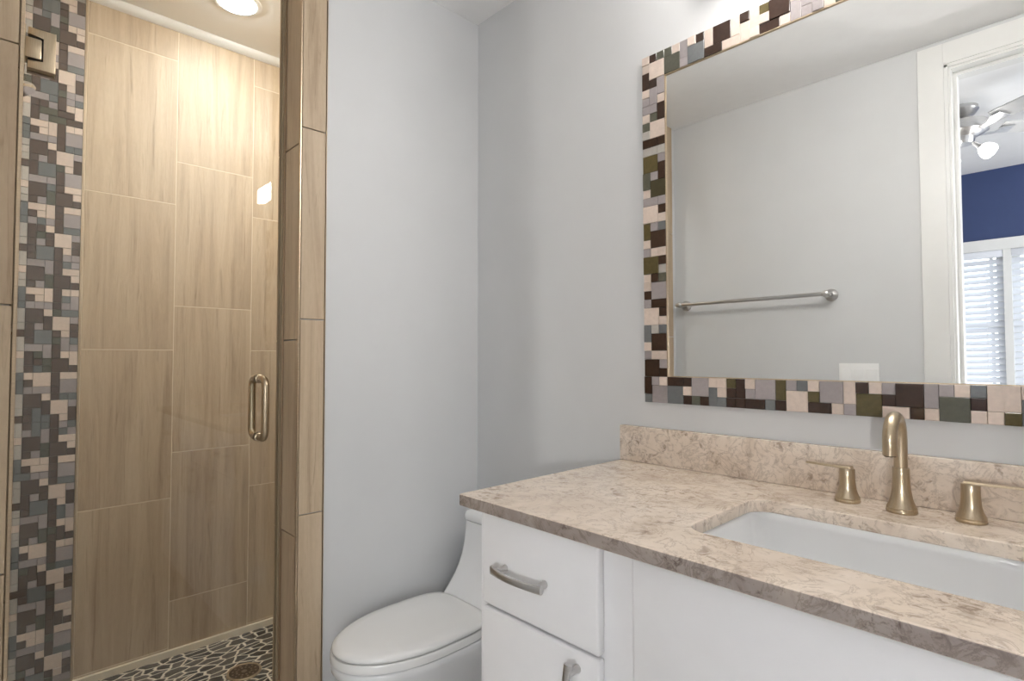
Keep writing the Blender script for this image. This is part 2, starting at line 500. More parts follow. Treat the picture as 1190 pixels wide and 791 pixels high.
# ------------------------------------------------------------------ shower: door, head, drain, lamp
GX = -0.100
door = thing('shower_door', 'frameless clear glass shower door with champagne bronze hinge and pull', 'shower door', (GX, -0.92, 0.06))
bm = bmesh.new(); box(bm, GX-0.005, GX+0.005, -1.197, -0.648, 0.062, 2.325, 0.0012, 1)
obj('glass_panel', bm, M['glass'], door)
bm = bmesh.new(); box(bm, GX-0.009, GX+0.009, -0.648, -0.6415, 0.062, 2.325, 0.001, 1)
obj('edge_seal', bm, M['seal'], door)
bm = bmesh.new(); box(bm, GX-0.004, GX+0.008, -0.6412, -0.6368, 0.06, 2.325, 0.001, 1)
obj('strike_strip', bm, M['trim_metal'], door)
def hinge(zc):
    h = obj('hinge', hinge_plate(zc), M['brass'], door, 30)
    bm = bmesh.new(); box(bm, GX-0.019, GX+0.019, -1.2025, -1.1705, zc-0.0225, zc+0.0225, 0.0025, 2)
    obj('knuckle_block', bm, M['brass'], h, 30)
    bm = bmesh.new(); box(bm, GX-0.014, GX+0.014, -1.1935, -1.1672, zc-0.0262, zc+0.0262)
    obj('gasket', bm, M['dark_gap'], h)
    bm = bmesh.new(); box(bm, GX-0.026, GX+0.026, -1.2028, -1.1975, zc-0.045, zc+0.045, 0.001, 1)
    obj('wall_plate', bm, M['brass'], h, 30)
def hinge_plate(zc):
    """C-shaped clamp plates on both faces of the glass"""
    bm = bmesh.new()
    for s in (1, -1):
        xa, xb = GX+s*0.005, GX+s*0.0185
        y0, y1, yn = -1.1935, -1.1465, -1.1655
        zo, zi = 0.045, 0.0275
        out = [(y0, -zo), (y1, -zo), (y1, zo), (y0, zo), (y0, zi), (yn, zi), (yn, -zi), (y0, -zi)]
        a = [bm.verts.new((xa, y, zc+z)) for y, z in out]; b = [bm.verts.new((xb, y, zc+z)) for y, z in out]
        bm.faces.new(list(reversed(a))); top = bm.faces.new(b)
        for i in range(8): bm.faces.new((a[i], a[(i+1) % 8], b[(i+1) % 8], b[i]))
        bmesh.ops.bevel(bm, geom=list(top.edges), offset=0.0022, segments=2, affect='EDGES', profile=0.5)
    return bm
hinge(1.850); hinge(0.22)
def pull(side):
    x0, xo = GX+side*0.005, GX+side*0.052
    yc, z0, z1, r = -0.700, 0.963, 1.122, 0.0098
    pts = [(x0, yc, z0)]
    R = 0.022
    for k in range(7):
        a = PI/2*k/6; pts.append((xo-side*R+side*R*math.sin(a), yc, z0+R-R*math.cos(a)))
    for k in range(7):
        a = PI/2*k/6; pts.append((xo-side*R+side*R*math.cos(a), yc, z1-R+R*math.sin(a)))
    pts.append((x0, yc, z1))
    bm = bmesh.new(); tube(bm, pts, r, 18)
    p = obj('pull_handle', bm, M['brass'], door, 40)
    for z in (z0, z1):
        bm = bmesh.new(); lathe(bm, [(0.0125, 0), (0.0125, side*0.005), (0.0105, side*0.0065)], (x0, yc, z), 20, 'x')
        obj('washer', bm, M['brass'], p, 40)
pull(1); pull(-1)

sh = thing('showerhead', 'nickel shower head on a bent arm beside the mosaic strip', 'shower head', (-0.64, -1.34, 2.05))
bm = bmesh.new(); tube(bm, [(-0.64, -1.336, 2.07), (-0.64, -1.31, 2.075), (-0.64, -1.28, 2.072), (-0.64, -1.252, 2.055), (-0.64, -1.232, 2.017)], 0.010, 14)
obj('arm', bm, M['chrome'], sh, 40)
bm = bmesh.new(); lathe(bm, [(0.030, 0), (0.030, 0.004), (0.014, 0.010)], (-0.64, -1.340, 2.07), 24, 'y')
obj('escutcheon', bm, M['chrome'], sh, 40)
bm = bmesh.new()
lathe(bm, [(0.012, 0.065), (0.014, 0.055), (0.017, 0.045), (0.030, 0.018), (0.050, 0.004), (0.052, -0.004), (0.048, -0.010)], (0, 0, 0), 32)
bmesh.ops.rotate(bm, verts=bm.verts, matrix=Matrix.Rotation(math.radians(22), 3, 'X'))
bmesh.ops.translate(bm, verts=bm.verts, vec=(-0.64, -1.205, 1.955))
hd = obj('spray_head', bm, M['chrome'], sh, 40)

dr = thing('shower_drain', 'round bronze shower drain grate set in the dark pebble floor', 'drain', (-0.80, -0.500, -0.03))
dc = Vector((-0.80, -0.500, -0.03))
bm = bmesh.new(); lathe(bm, [(0.052, 0.0), (0.062, 0.0), (0.062, 0.004), (0.060, 0.006), (0.054, 0.006), (0.052, 0.003)], dc, 40, cap=False)
obj('rim', bm, plain('pale_drain_rim', srgb(190, 170, 140), 0.35, 0.6), dr, 40)
bm = bmesh.new(); lathe(bm, [(0.053, 0.0), (0.053, 0.004), (0.012, 0.0045)], dc, 40)
pl = obj('strainer', bm, brushed('dark_bronze', (0.22, 0.16, 0.11, 1), 0.35), dr, 40)
bm = bmesh.new()
for i in range(12):
    a = 2*PI*i/12
    for r0 in (0.026, 0.041):
        lathe(bm, [(0.0038, 0.0035), (0.0038, 0.0052), (0.002, 0.0056)], dc+Vector((r0*math.cos(a), r0*math.sin(a), 0)), 10)
lathe(bm, [(0.010, 0.004), (0.010, 0.0056), (0.006, 0.006)], dc, 16)
obj('strainer_bosses', bm, M['brass'], pl, 40)['kind'] = 'stuff'

def downlight(loc, label, lens='can_lens'):
    x, y, z = loc
    t = thing('recessed_light', label, 'ceiling light', loc)
    bm = bmesh.new(); lathe(bm, [(0.066, 0.0), (0.088, 0.0), (0.088, -0.004), (0.084, -0.007), (0.070, -0.007), (0.066, -0.003)], (x, y, z), 40, cap=False)
    obj('trim_ring', bm, M['white_trim'], t, 40)
    bm = bmesh.new(); lathe(bm, [(0.0665, 0.0), (0.0665, -0.004), (0.060, -0.012), (0.045, -0.019), (0.02, -0.023)], (x, y, z), 40)
    obj('lens', bm, M[lens], t, 40)
    return t
downlight((-0.80, -0.560, SHZ), 'round recessed light glowing in the shower ceiling near the tiled back wall')
downlight((-0.24, -0.40, SHZ), 'added unseen fill light in the shower ceiling just inside the glass door', 'can_lens_fill')  # added out of view to brighten the shower

# ------------------------------------------------------------------ vanity cabinet
CY = -0.515        # face frame
FY = -0.533        # front of doors and drawers
vx0, vx1 = 0.628, 1.885
van = thing('vanity_cabinet', 'white vanity cabinet with slab drawer fronts and arched nickel pulls under the stone counter', 'vanity', ((vx0+vx1)/2, -0.26, 0))
bm = bmesh.new()
box(bm, vx0, vx0+0.018, CY, -0.002, 0.10, 0.8865)
box(bm, vx1-0.018, vx1, CY, -0.002, 0.10, 0.8865)
box(bm, vx0+0.018, vx1-0.018, CY, -0.002, 0.10, 0.118)
box(bm, vx0+0.018, vx1-0.018, -0.014, -0.002, 0.118, 0.8865)
for a, b in ((vx0+0.018, 0.662), (0.925, 1.003), (1.490, 1.568), (1.832, vx1-0.018)): box(bm, a, b, CY, CY+0.02, 0.118, 0.8865)
for a, b in ((0.662, 0.925), (1.003, 1.490), (1.568, 1.832)):
    box(bm, a, b, CY, CY+0.02, 0.858, 0.8865); box(bm, a, b, CY, CY+0.02, 0.685, 0.72); box(bm, a, b, CY, CY+0.02, 0.118, 0.14)
obj('carcass', bm, M['cabinet'], van)
bm = bmesh.new(); box(bm, vx0+0.01, vx1-0.01, CY+0.06, CY+0.075, 0.0, 0.0995)
obj('toe_kick', bm, M['cabinet'], van)
def front(name, x0, x1, z0, z1, label=None):
    bm = bmesh.new(); box(bm, x0, x1, FY, CY-0.0005, z0, z1, 0.005, 3)
    return obj(name, bm, M['cabinet'], van, 30)
def bar_pull(parent, c, vertical=False, L=0.128):
    """arched bar on two posts, standing off the front at c"""
    cx, cy, cz = c
    bm = bmesh.new(); rings = []
    N = 20
    for i in range(N+1):
        s = -1 + 2*i/N
        off = 0.023 + 0.011*(1-s*s)                 # bowed outward
        hw = 0.0052 + 0.0028*abs(s)**2.2              # a touch wider at the ends
        th = 0.0042
        y = cy-off
        pts = []
        for k in range(12):
            a = 2*PI*k/12
            w_ = hw*math.copysign(abs(math.cos(a))**0.6, math.cos(a)); t_ = th*math.copysign(abs(math.sin(a))**0.6, math.sin(a))
            pts.append((cx+w_, y+t_, cz+s*L/2) if vertical else (cx+s*L/2, y+t_, cz+w_))
        rings.append(pts)
    loft(bm, rings)
    h = obj('handle', bm, M['nickel'], parent, 40)
    for s in (-0.78, 0.78):
        bm = bmesh.new()
        p = (cx, cy, cz+s*L/2) if vertical else (cx+s*L/2, cy, cz)
        lathe(bm, [(0.0072, 0.0), (0.0072, -0.002), (0.0058, -0.006), (0.0054, -0.024)], p, 16, 'y')
        obj('handle_post', bm, M['nickel'], h, 40)
    return h
d1 = front('drawer', 0.653, 0.934, 0.704, 0.877)
bar_pull(d1, (0.768, FY, 0.786))
p1 = front('door', 0.653, 0.934, 0.125, 0.699)
bar_pull(p1, (0.891, FY, 0.622), True)
front('false_front', 0.996, 1.497, 0.694, 0.877)
p2 = front('door', 0.996, 1.245, 0.125, 0.689); bar_pull(p2, (1.205, FY, 0.612), True)
p3 = front('door', 1.248, 1.497, 0.125, 0.689); bar_pull(p3, (1.288, FY, 0.612), True)
d2 = front('drawer', 1.560, 1.841, 0.704, 0.877); bar_pull(d2, (1.7, FY, 0.786))
p4 = front('door', 1.560, 1.841, 0.125, 0.699); bar_pull(p4, (1.603, FY, 0.622), True)

# ------------------------------------------------------------------ countertop, backsplash, sink
def rrect(x0, x1, y0, y1, r, n=6):
    pts = []
    for cx, cy, a0 in ((x1-r, y1-r, 0), (x0+r, y1-r, PI/2), (x0+r, y0+r, PI), (x1-r, y0+r, 1.5*PI)):
        for k in range(n+1):
            a = a0+PI/2*k/n; pts.append((cx+r*math.cos(a), cy+r*math.sin(a)))
    return pts
SK = (1.030, 1.462, -0.440, -0.168)
cu = bpy.data.curves.new('countertop_outline', 'CURVE'); cu.dimensions = '2D'; cu.fill_mode = 'BOTH'
cu.extrude = 0.0115-0.0025; cu.bevel_depth = 0.0025; cu.bevel_resolution = 2; cu.offset = -0.0025
for pts, hole in ((rrect(0.611, XR-0.001, -0.560, -0.001, 0.004, 2), False), (rrect(*SK, 0.038, 8), True)):
    sp = cu.splines.new('POLY'); sp.points.add(len(pts)-1)
    for p, (x, y) in zip(sp.points, pts if not hole else list(reversed(pts))): p.co = (x, y, 0, 1)
    sp.use_cyclic_u = True
tmp = bpy.data.objects.new('countertop_outline', cu); C.objects.link(tmp)
dg = bpy.context.evaluated_depsgraph_get()
me = bpy.data.meshes.new_from_object(tmp.evaluated_get(dg))
bpy.data.objects.remove(tmp)
me.materials.clear(); me.materials.append(M['quartz'])
ct = thing('countertop', 'beige veined quartz countertop and backsplash over the white vanity', 'countertop', (0, 0, 0))
ctm = bpy.data.objects.new('stone_top', me); C.objects.link(ctm); ctm.parent = ct; ctm.location = (0, 0, 0.8985)
me.name = 'stone_top'
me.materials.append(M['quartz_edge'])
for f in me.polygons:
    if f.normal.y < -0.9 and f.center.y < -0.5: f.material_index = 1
bm = bmesh.new(); box(bm, 0.611, XR-0.001, -0.021, -0.001, 0.9102, 1.0005, 0.0018, 2)
obj('backsplash', bm, M['quartz'], ct, 30)

sk = thing('sink', 'white rectangular undermount porcelain sink set in the stone countertop', 'sink', (1.246, -0.304, 0.745))
def rr3(off, z, r): return [(x, y, z) for x, y in rrect(SK[0]-off, SK[1]+off, SK[2]-off, SK[3]+off, r, 8)]
bm = bmesh.new()
loft(bm, [rr3(0.026, 0.8868, 0.05), rr3(0.004, 0.8868, 0.03), rr3(0.002, 0.884, 0.028), rr3(-0.001, 0.872, 0.026), rr3(-0.009, 0.800, 0.026), rr3(-0.016, 0.770, 0.03), rr3(-0.028, 0.752, 0.035), rr3(-0.050, 0.745, 0.04), rr3(-0.11, 0.742, 0.02)], False, True)
o = obj('basin', bm, M['porcelain'], sk, 50)
sd = o.modifiers.new('thickness', 'SOLIDIFY'); sd.thickness = 0.008; sd.offset = -1.0
bm = bmesh.new(); lathe(bm, [(0.032, 0.7425), (0.032, 0.7445), (0.028, 0.7455), (0.022, 0.744), (0.006, 0.7435)], (1.246, -0.30, 0), 28)
obj('sink_drain', bm, M['brass'], sk, 40)

# ------------------------------------------------------------------ faucet
fa = thing('faucet', 'champagne bronze widespread faucet with arched spout and two lever handles behind the sink', 'faucet', (1.247, -0.085, 0.91))
fx, fy, fz = 1.247, -0.085, 0.9103
bm = bmesh.new()
lathe(bm, [(0.0225, 0.0), (0.0232, 0.002), (0.0232, 0.004), (0.0222, 0.0055), (0.0222, 0.0068), (0.0228, 0.0085), (0.0215, 0.011), (0.0185, 0.018), (0.0160, 0.027), (0.0142, 0.038), (0.0133, 0.050), (0.0130, 0.062), (0.0130, 0.0755), (0.0124, 0.077)], (fx, fy, fz), 36)
obj('spout_base', bm, M['brass'], fa, 35)
bm = bmesh.new(); pts = []; rad = []
R = 0.036; ztop = fz+0.130
pts += [(fx, fy, fz+0.076), (fx, fy, fz+0.10), (fx, fy, ztop)]
for k in range(1, 15):
    a = PI*k/14; pts.append((fx, fy-R+R*math.cos(a), ztop+R*math.sin(a)))
pts += [(fx, fy-2*R, ztop-0.010), (fx, fy-2*R, ztop-0.024)]
tube(bm, pts, 0.0105, 20)
sp_ = obj('spout', bm, M['brass'], fa, 40)
bm = bmesh.new(); lathe(bm, [(0.0085, ztop-0.0255), (0.0085, ztop-0.0235)], (fx, fy-2*R, 0), 18)
obj('aerator', bm, M['dark_gap'], sp_, 40)
def faucet_handle(hx, hy, dirx):
    bm = bmesh.new()
    lathe(bm, [(0.0205, 0.0), (0.0213, 0.002), (0.0213, 0.0038), (0.0203, 0.005), (0.0203, 0.0062), (0.0208, 0.0078), (0.0192, 0.011), (0.0165, 0.017), (0.0145, 0.025), (0.0134, 0.035), (0.0130, 0.046), (0.0130, 0.0600), (0.0124, 0.0613)], (hx, hy, fz), 36)
    h = obj('handle', bm, M['brass'], fa, 35)
    bm = bmesh.new(); rings = []
    for s, hw, th, dz in ((-0.008, 0.0085, 0.0022, 0), (0.0, 0.0095, 0.0024, 0), (0.016, 0.0085, 0.0022, 0), (0.040, 0.0066, 0.0020, 0.0004), (0.066, 0.0056, 0.0018, 0.0008), (0.0705, 0.0046, 0.0013, 0.0008)):
        x = hx+dirx*s; z = fz+0.0632+dz
        rings.append([(x, hy-hw, z-th), (x, hy+hw, z-th), (x, hy+hw, z), (x, hy+hw*0.8, z+th), (x, hy-hw*0.8, z+th), (x, hy-hw, z)])
    loft(bm, rings)
    obj('lever', bm, M['brass'], h, 30)
faucet_handle(1.160, -0.072, -1)
faucet_handle(1.339, -0.072, 1)

# ------------------------------------------------------------------ mirror with mosaic frame
MX0, MZ0, MCELL = 0.6837, 1.0648, 0.02170
mir = thing('mirror', 'large wall mirror framed in brown, beige and grey mosaic tiles above the counter', 'mirror', (1.246, 0, MZ0))
NC, NR = 52, 41
MX1, MZ1 = MX0+NC*MCELL, MZ0+NR*MCELL*(0.8966/(41*MCELL))
LC = ['BDE', 'BBB', 'DBB', 'DDG', 'BGG', 'GGB', 'GGD', 'BED', 'EBB', 'WBB', 'DDD', 'WWW', 'OOG', 'OOD', 'EGD', 'EFF', 'BFF', 'GGG', 'BBD', 'BBB', 'OGS', 'ODD', 'BDD', 'GBB', 'OOD', 'OOW', 'BDE', 'BGG', 'DGG', 'GDD', 'BBD', 'BBB', 'SWS', 'SDD', 'BDD', 'GBB', 'DDG', 'DDD', 'DGB', 'DGG', 'SGG']
BC = ['DSS', 'DSS', 'DBD', 'GGE', 'GGD', 'BSS', 'BBS', 'ODD', 'DDD', 'BGD', 'GGD', 'GGS', 'OOD', 'GBB', 'SBB', 'BOD', 'GGD', 'GGB', 'BBG', 'DOO', 'BOO', 'GDB', 'DDB', 'DDD', 'GGB', 'GEE', 'BEE', 'SDB', 'BBB', 'BBO', 'BSS']
TC = ['EEE', 'BEE', 'GGG', 'BSS', 'DSS', 'BBD', 'DDD', 'DDB', 'BBB', 'DBB', 'BBB', 'OBD', 'DDD', 'DDB', 'BGG', 'GGG', 'GGG', 'BBB']
grid = [[' ']*NC for _ in range(NR)]
for r, s in enumerate(LC):
    for k in range(3): grid[r][k] = s[k]
rm = random.Random(11)
for c in range(3, NC):
    b = BC[c-3] if c-3 < len(BC) else BC[(c*5) % len(BC)]
    t_ = TC[c-3] if c-3 < len(TC) else BC[(c*7+3) % len(BC)]
    for k in range(3): grid[NR-3+k][c] = b[k]; grid[k][c] = t_[k]
for r in range(3, NR-3):
    s = LC[(r*3+8) % 41]
    for k in range(3): grid[r][NC-3+k] = s[k]
bm = bmesh.new()
vs = (MZ1-MZ0)/(NR*MCELL)
mosaic(bm, grid, lambda u, v, wv: Vector((MX0+u, -0.004-wv, MZ1-v*vs)), MCELL, 0.008, 5, 0.0003)
fr = obj('mosaic_frame', bm, [PAL[k] for k in PKEYS], mir)
IX0, IX1, IZ0, IZ1 = MX0+3*MCELL, MX1-3*MCELL, MZ0+3*MCELL*vs, MZ1-3*MCELL*vs
bm = bmesh.new()
box(bm, MX0+0.0005, MX1-0.0005, -0.0042, -0.001, MZ0+0.0005, MZ1-0.0005)
obj('backing_board', bm, M['grout_grey'], mir)
bm = bmesh.new(); box(bm, IX0-0.001, IX1+0.001, -0.0085, -0.0045, IZ0-0.001, IZ1+0.001)
obj('mirror_glass', bm, M['mirror'], mir)
bm = bmesh.new()
e = 0.0022
for ext in ((IX0, IX1, IZ0, IZ0+e), (IX0, IX1, IZ1-e, IZ1), (IX0, IX0+e, IZ0+e, IZ1-e), (IX1-e, IX1, IZ0+e, IZ1-e)):
    box(bm, ext[0], ext[1], -0.0118, -0.0086, ext[2], ext[3])
obj('inner_edging', bm, M['trim_metal'], mir)

# ------------------------------------------------------------------ vanity light over the mirror (glows just above the frame of the photo)
vl = thing('vanity_light', 'three-shade frosted glass vanity light on the wall above the mirror', 'wall light', (1.246, 0, 2.11))
bm = bmesh.new(); box(bm, 0.86, 1.632, -0.022, -0.001, 2.083, 2.141, 0.004, 2)
obj('back_plate', bm, M['nickel'], vl, 30)
for xc in (0.986, 1.246, 1.506):
    bm = bmesh.new(); box(bm, xc-0.123, xc+0.123, -0.094, -0.0225, 2.067, 2.157, 0.004, 2)
    a_ = obj('light_baffle', bm, M['nickel'], vl, 30)  # opaque box added to keep the shades' glow off the wall below
    bm = bmesh.new(); box(bm, xc-0.118, xc+0.118, -0.130, -0.0945, 2.072, 2.152, 0.006, 3)
    obj('lamp_shade', bm, M['shade'], vl, 40)

# ------------------------------------------------------------------ toilet
TXC = 0.209
to = thing('toilet', 'white one-piece toilet with closed lid between the grey wall and the vanity', 'toilet', (TXC, -0.35, 0))
def egg(w_, yb, yf, z, n=64, sq=0.42, yc=-0.40):
    pts = []
    for i in range(n):
        a = 2*PI*i/n; c, s = math.cos(a), math.sin(a)
        if c >= 0: x = w_*math.copysign(abs(s)**0.98, s); y = yc+(yf-yc)*c
        else: x = w_*math.copysign(abs(s)**sq, s); y = yc+(yb-yc)*abs(c)**sq
        pts.append((TXC+x, y, z))
    return pts
bm = bmesh.new()
loft(bm, [egg(0.098, -0.05, -0.50, 0.0, yc=-0.3), egg(0.101, -0.047, -0.503, 0.012, yc=-0.3), egg(0.096, -0.047, -0.498, 0.05, yc=-0.3), egg(0.098, -0.042, -0.505, 0.16, yc=-0.3), egg(0.106, -0.035, -0.535, 0.25, yc=-0.32), egg(0.122, -0.028, -0.578, 0.33, yc=-0.36), egg(0.134, -0.025, -0.603, 0.385, yc=-0.39), egg(0.1395, -0.025, -0.621, 0.412), egg(0.1405, -0.025, -0.6225, 0.427), egg(0.138, -0.028, -0.619, 0.4315)])
obj('bowl', bm, M['porcelain'], to, 60)
def trect(z, yf, w_, r=0.028, yb=-0.012):
    return [(x, y, z) for x, y in rrect(TXC-w_, TXC+w_, yf, yb, r, 6)]
bm = bmesh.new()
prof = [(0.425, -0.245), (0.440, -0.236), (0.456, -0.220), (0.473, -0.205), (0.490, -0.190), (0.51, -0.174), (0.535, -0.159), (0.565, -0.146), (0.60, -0.1375), (0.64, -0.132), (0.664, -0.130)]
loft(bm, [trect(z, yf, 0.125, 0.022) for z, yf in prof])
obj('tank', bm, M['porcelain'], to, 50)
bm = bmesh.new()
loft(bm, [trect(0.666, -0.131, 0.126, 0.022), trect(0.668, -0.133, 0.128, 0.022), trect(0.684, -0.133, 0.128, 0.022), trect(0.692, -0.130, 0.125, 0.022), trect(0.697, -0.123, 0.118, 0.022), trect(0.699, -0.112, 0.107, 0.02)])
obj('tank_lid', bm, M['porcelain'], to, 50)
bm = bmesh.new(); lathe(bm, [(0.022, 0.6985), (0.022, 0.702), (0.018, 0.7035)], (TXC+0.02, -0.070, 0), 24)
obj('flush_button', bm, M['chrome'], to, 40)
def slab_egg(name, specs, mat):
    bm = bmesh.new(); loft(bm, [egg(*s) for s in specs]); return obj(name, bm, mat, to, 50)
slab_egg('seat', [(0.138, -0.232, -0.620, 0.4335), (0.1415, -0.230, -0.6235, 0.4350), (0.1415, -0.230, -0.6235, 0.451), (0.1395, -0.231, -0.6215, 0.4545)], M['seat'])
slab_egg('seat_lid', [(0.1365, -0.218, -0.618, 0.4570), (0.1380, -0.217, -0.620, 0.4585), (0.1385, -0.217, -0.6205, 0.4635), (0.1355, -0.218, -0.617, 0.4690), (0.127, -0.222, -0.604, 0.4730), (0.105, -0.235, -0.57, 0.4760), (0.055, -0.29, -0.49, 0.4775)], M['seat'])

# ------------------------------------------------------------------ things on the door wall (seen in the mirror)
tb = thing('towel_bar', 'long polished nickel towel bar mounted on the grey wall opposite the mirror', 'towel bar', (0.40, -W, 1.44))
bm = bmesh.new(); tube(bm, [(0.045, -W+0.070, 1.440), (0.745, -W+0.070, 1.440)], 0.0085, 16)
obj('bar', bm, M['nickel'], tb, 40)
for x in (0.065, 0.728):
    bm = bmesh.new()
    lathe(bm, [(0.026, 0.0), (0.026, 0.005), (0.021, 0.010), (0.0115, 0.016), (0.0100, 0.050), (0.0135, 0.058), (0.0150, 0.070), (0.0135, 0.081), (0.008, 0.0855)], (x, -W+0.0005, 1.440), 26, 'y')
    obj('post', bm, M['nickel'], tb, 40)
sw = thing('light_switch', 'white three-gang rocker switch plate on the wall beside the bedroom doorway', 'light switch', (0.823, -W, 1.09))
bm = bmesh.new(); box(bm, 0.752, 0.894, -W+0.0003, -W+0.006, 1.040, 1.155, 0.0018, 2)
obj('plate', bm, M['switch'], sw, 30)
for k in range(3):
    x = 0.823+(k-1)*0.046
    bm = bmesh.new(); box(bm, x-0.0165, x+0.0165, -W+0.0055, -W+0.009, 1.064, 1.131, 0.0015, 2)
    obj('rocker', bm, M['switch'], sw, 30)

# doorway: jamb lining, stop and casing
bm = bmesh.new()
box(bm, DX0-0.02, DX0, -W-0.125, -W+0.004, 0.0, DZ); box(bm, DX1, DX1+0.02, -W-0.125, -W+0.004, 0.0, DZ)
box(bm, DX0-0.02, DX1+0.02, -W-0.125, -W+0.004, DZ, DZ+0.02)
for a, b in ((DX0, DX0+0.012), (DX1-0.012, DX1)): box(bm, a, b, -W-0.085, -W-0.045, 0.0, DZ)
box(bm, DX0+0.012, DX1-0.012, -W-0.085, -W-0.045, DZ-0.012, DZ)
struct('door_1', bm, M['white_trim'], label='white doorway lining to the bedroom')
def casing(bm, y0, sgn):
    # stepped profile: flat board with a raised inner bead
    def run(x0, x1, z0, z1, d): 
        a, b = sorted((y0, y0+sgn*d)); box(bm, x0, x1, a, b, z0, z1, 0.002, 2)
    c = 0.092
    run(DX0-0.007-c, DX0-0.019, 0.0, DZ+0.007+c, 0.016); run(DX0-0.022, DX0-0.007, 0.0, DZ+0.019, 0.011)
    run(DX1+0.019, min(DX1+0.007+c, XR-0.001), 0.0, DZ+0.007+c, 0.016); run(DX1+0.007, DX1+0.022, 0.0, DZ+0.019, 0.011)
    run(DX0-0.020, DX1+0.020, DZ+0.019, DZ+0.007+c, 0.016); run(DX0-0.020, DX1+0.020, DZ+0.007, DZ+0.022, 0.011)
bm = bmesh.new(); casing(bm, -W+0.0002, 1); casing(bm, -W-0.1202, -1)
struct('trim_8', bm, M['white_trim'], label='white casing round the bedroom doorway')
# baseboards of the bathroom
slab('baseboard_front', M['white_trim'], (0.014, DX0-0.10, -W+0.0002, -W+0.014, 0.0, 0.10))
slab('baseboard_back', M['white_trim'], (0.0, 0.626, -0.0132, -0.0002, 0.0, 0.10))
slab('baseboard_left', M['white_trim'], (0.0002, 0.0132, -0.558, -0.014, 0.0, 0.10))

# ------------------------------------------------------------------ bedroom beyond the doorway (seen in the mirror)
BY, BH = -4.342, 2.62
bx0, bx1 = -1.3, 3.6
slab('floor_bedroom', M['carpet'], (bx0-0.1, bx1+0.1, BY-0.12, -W-0.12, -0.12, 0.0))
slab('ceiling_bedroom', M['ceiling'], (bx0-0.1, bx1+0.1, BY-0.12, -W-0.12, BH, BH+0.1))
slab('wall_bedroom_side', M['bed_wall'], (bx0-0.1, bx0, BY-0.12, -W-0.12, 0, BH))
wx0, wx1, wz0, wz1 = 0.27, 1.82, 0.86, 1.995
slab('wall_bedroom_window', M['navy'], (bx0, wx0, BY-0.12, BY, 0, BH), (wx1, bx1, BY-0.12, BY, 0, BH), (wx0, wx1, BY-0.12, BY, 0, wz0), (wx0, wx1, BY-0.12, BY, wz1, BH))
s0, s1, sz0, sz1 = -3.65, -2.15, 0.8, 2.1
slab('wall_bedroom_far', M['bed_wall'], (bx1, bx1+0.1, BY-0.12, s0, 0, BH), (bx1, bx1+0.1, s1, -W-0.12, 0, BH), (bx1, bx1+0.1, s0, s1, 0, sz0), (bx1, bx1+0.1, s0, s1, sz1, BH))
slab('wall_bedroom_door', M['bed_wall'], (bx0, -0.15, -W-0.12, -W-0.02, 0, BH), (XR+0.12, bx1, -W-0.12, -W-0.02, 0, BH), (-0.15, XR+0.12, -W-0.12, -W-0.02, H, BH))
def window(name, x0, x1):
    bm = bmesh.new(); y0, y1 = BY-0.10, BY-0.05; t = 0.045
    box(bm, x0, x0+t, y0, y1, wz0, wz1); box(bm, x1-t, x1, y0, y1, wz0, wz1)
    box(bm, x0+t, x1-t, y0, y1, wz0, wz0+t); box(bm, x0+t, x1-t, y0, y1, wz1-t, wz1)
    box(bm, x0+t, x1-t, y0+0.005, y1-0.005, 1.40, 1.44)
    f = struct(name, bm, M['white_trim'])
    bm = bmesh.new(); box(bm, x0+t, x1-t, BY-0.078, BY-0.072, wz0+t, wz1-t)
    g = obj('window_pane', bm, M['glass'], f); g['kind'] = 'structure'
    return f
window('window_1', wx0, 1.020); window('window_2', 1.066, wx1)
bm = bmesh.new(); box(bm, 0.935, 0.958, BY-0.045, BY-0.035, wz0, wz1)
struct('trim_11', bm, M['white_trim'])
bm = bmesh.new()
box(bm, 1.020, 1.066, BY-0.12, BY+0.012, wz0, wz1)                       # mullion between the two windows
box(bm, wx0-0.09, wx1+0.09, BY+0.0003, BY+0.020, wz1, wz1+0.085); box(bm, wx0-0.09, wx0, BY+0.0003, BY+0.018, wz0, wz1); box(bm, wx1, wx1+0.09, BY+0.0003, BY+0.018, wz0, wz1)
box(bm, wx0-0.10, wx1+0.10, BY-0.02, BY+0.045, wz0-0.03, wz0)
struct('trim_9', bm, M['white_trim'], label='white window casing on the navy bedroom wall')
def blind(x0, x1, label):
    t = thing('window_blind', label, 'window blind', ((x0+x1)/2, BY-0.02, wz1), 'white slatted blinds in the bedroom window')
    yc = BY-0.012
    bm = bmesh.new(); box(bm, x0, x1, yc-0.02, yc+0.022, wz1-0.055, wz1-0.001, 0.003, 2)
    obj('head_rail', bm, M['blind'], t, 30)
    bm = bmesh.new(); z = wz1-0.085; a = math.radians(56)
    while z > wz0+0.05:
        dy, dz = 0.024*math.cos(a), 0.024*math.sin(a)
        r0 = [(x0, yc+dy, z-dz), (x0, yc, z+0.003), (x0, yc-dy, z+dz), (x0, yc-dy, z+dz-0.003), (x0, yc, z), (x0, yc+dy, z-dz-0.003)]
        loft(bm, [r0, [(x1, p[1], p[2]) for p in r0]]); z -= 0.0475
    obj('slats', bm, M['blind'], t, 30)['kind'] = 'stuff'
    bm = bmesh.new(); box(bm, x0, x1, yc-0.022, yc+0.022, wz0+0.002, wz0+0.022, 0.003, 2)
    obj('bottom_rail', bm, M['blind'], t, 30)
    for x in (x0+0.16, x1-0.10):
        bm = bmesh.new(); box(bm, x-0.0012, x+0.0012, yc+0.0225, yc+0.0235, wz0+0.02, wz1-0.056)
        obj('ladder_cord', bm, M['blind'], t)
    return t
blind(wx0+0.003, 1.0185, 'white slatted blind, the nearer one to the doorway casing in the mirror')
blind(1.0675, wx1-0.003, 'white slatted blind beyond the white mullion at the mirror edge')

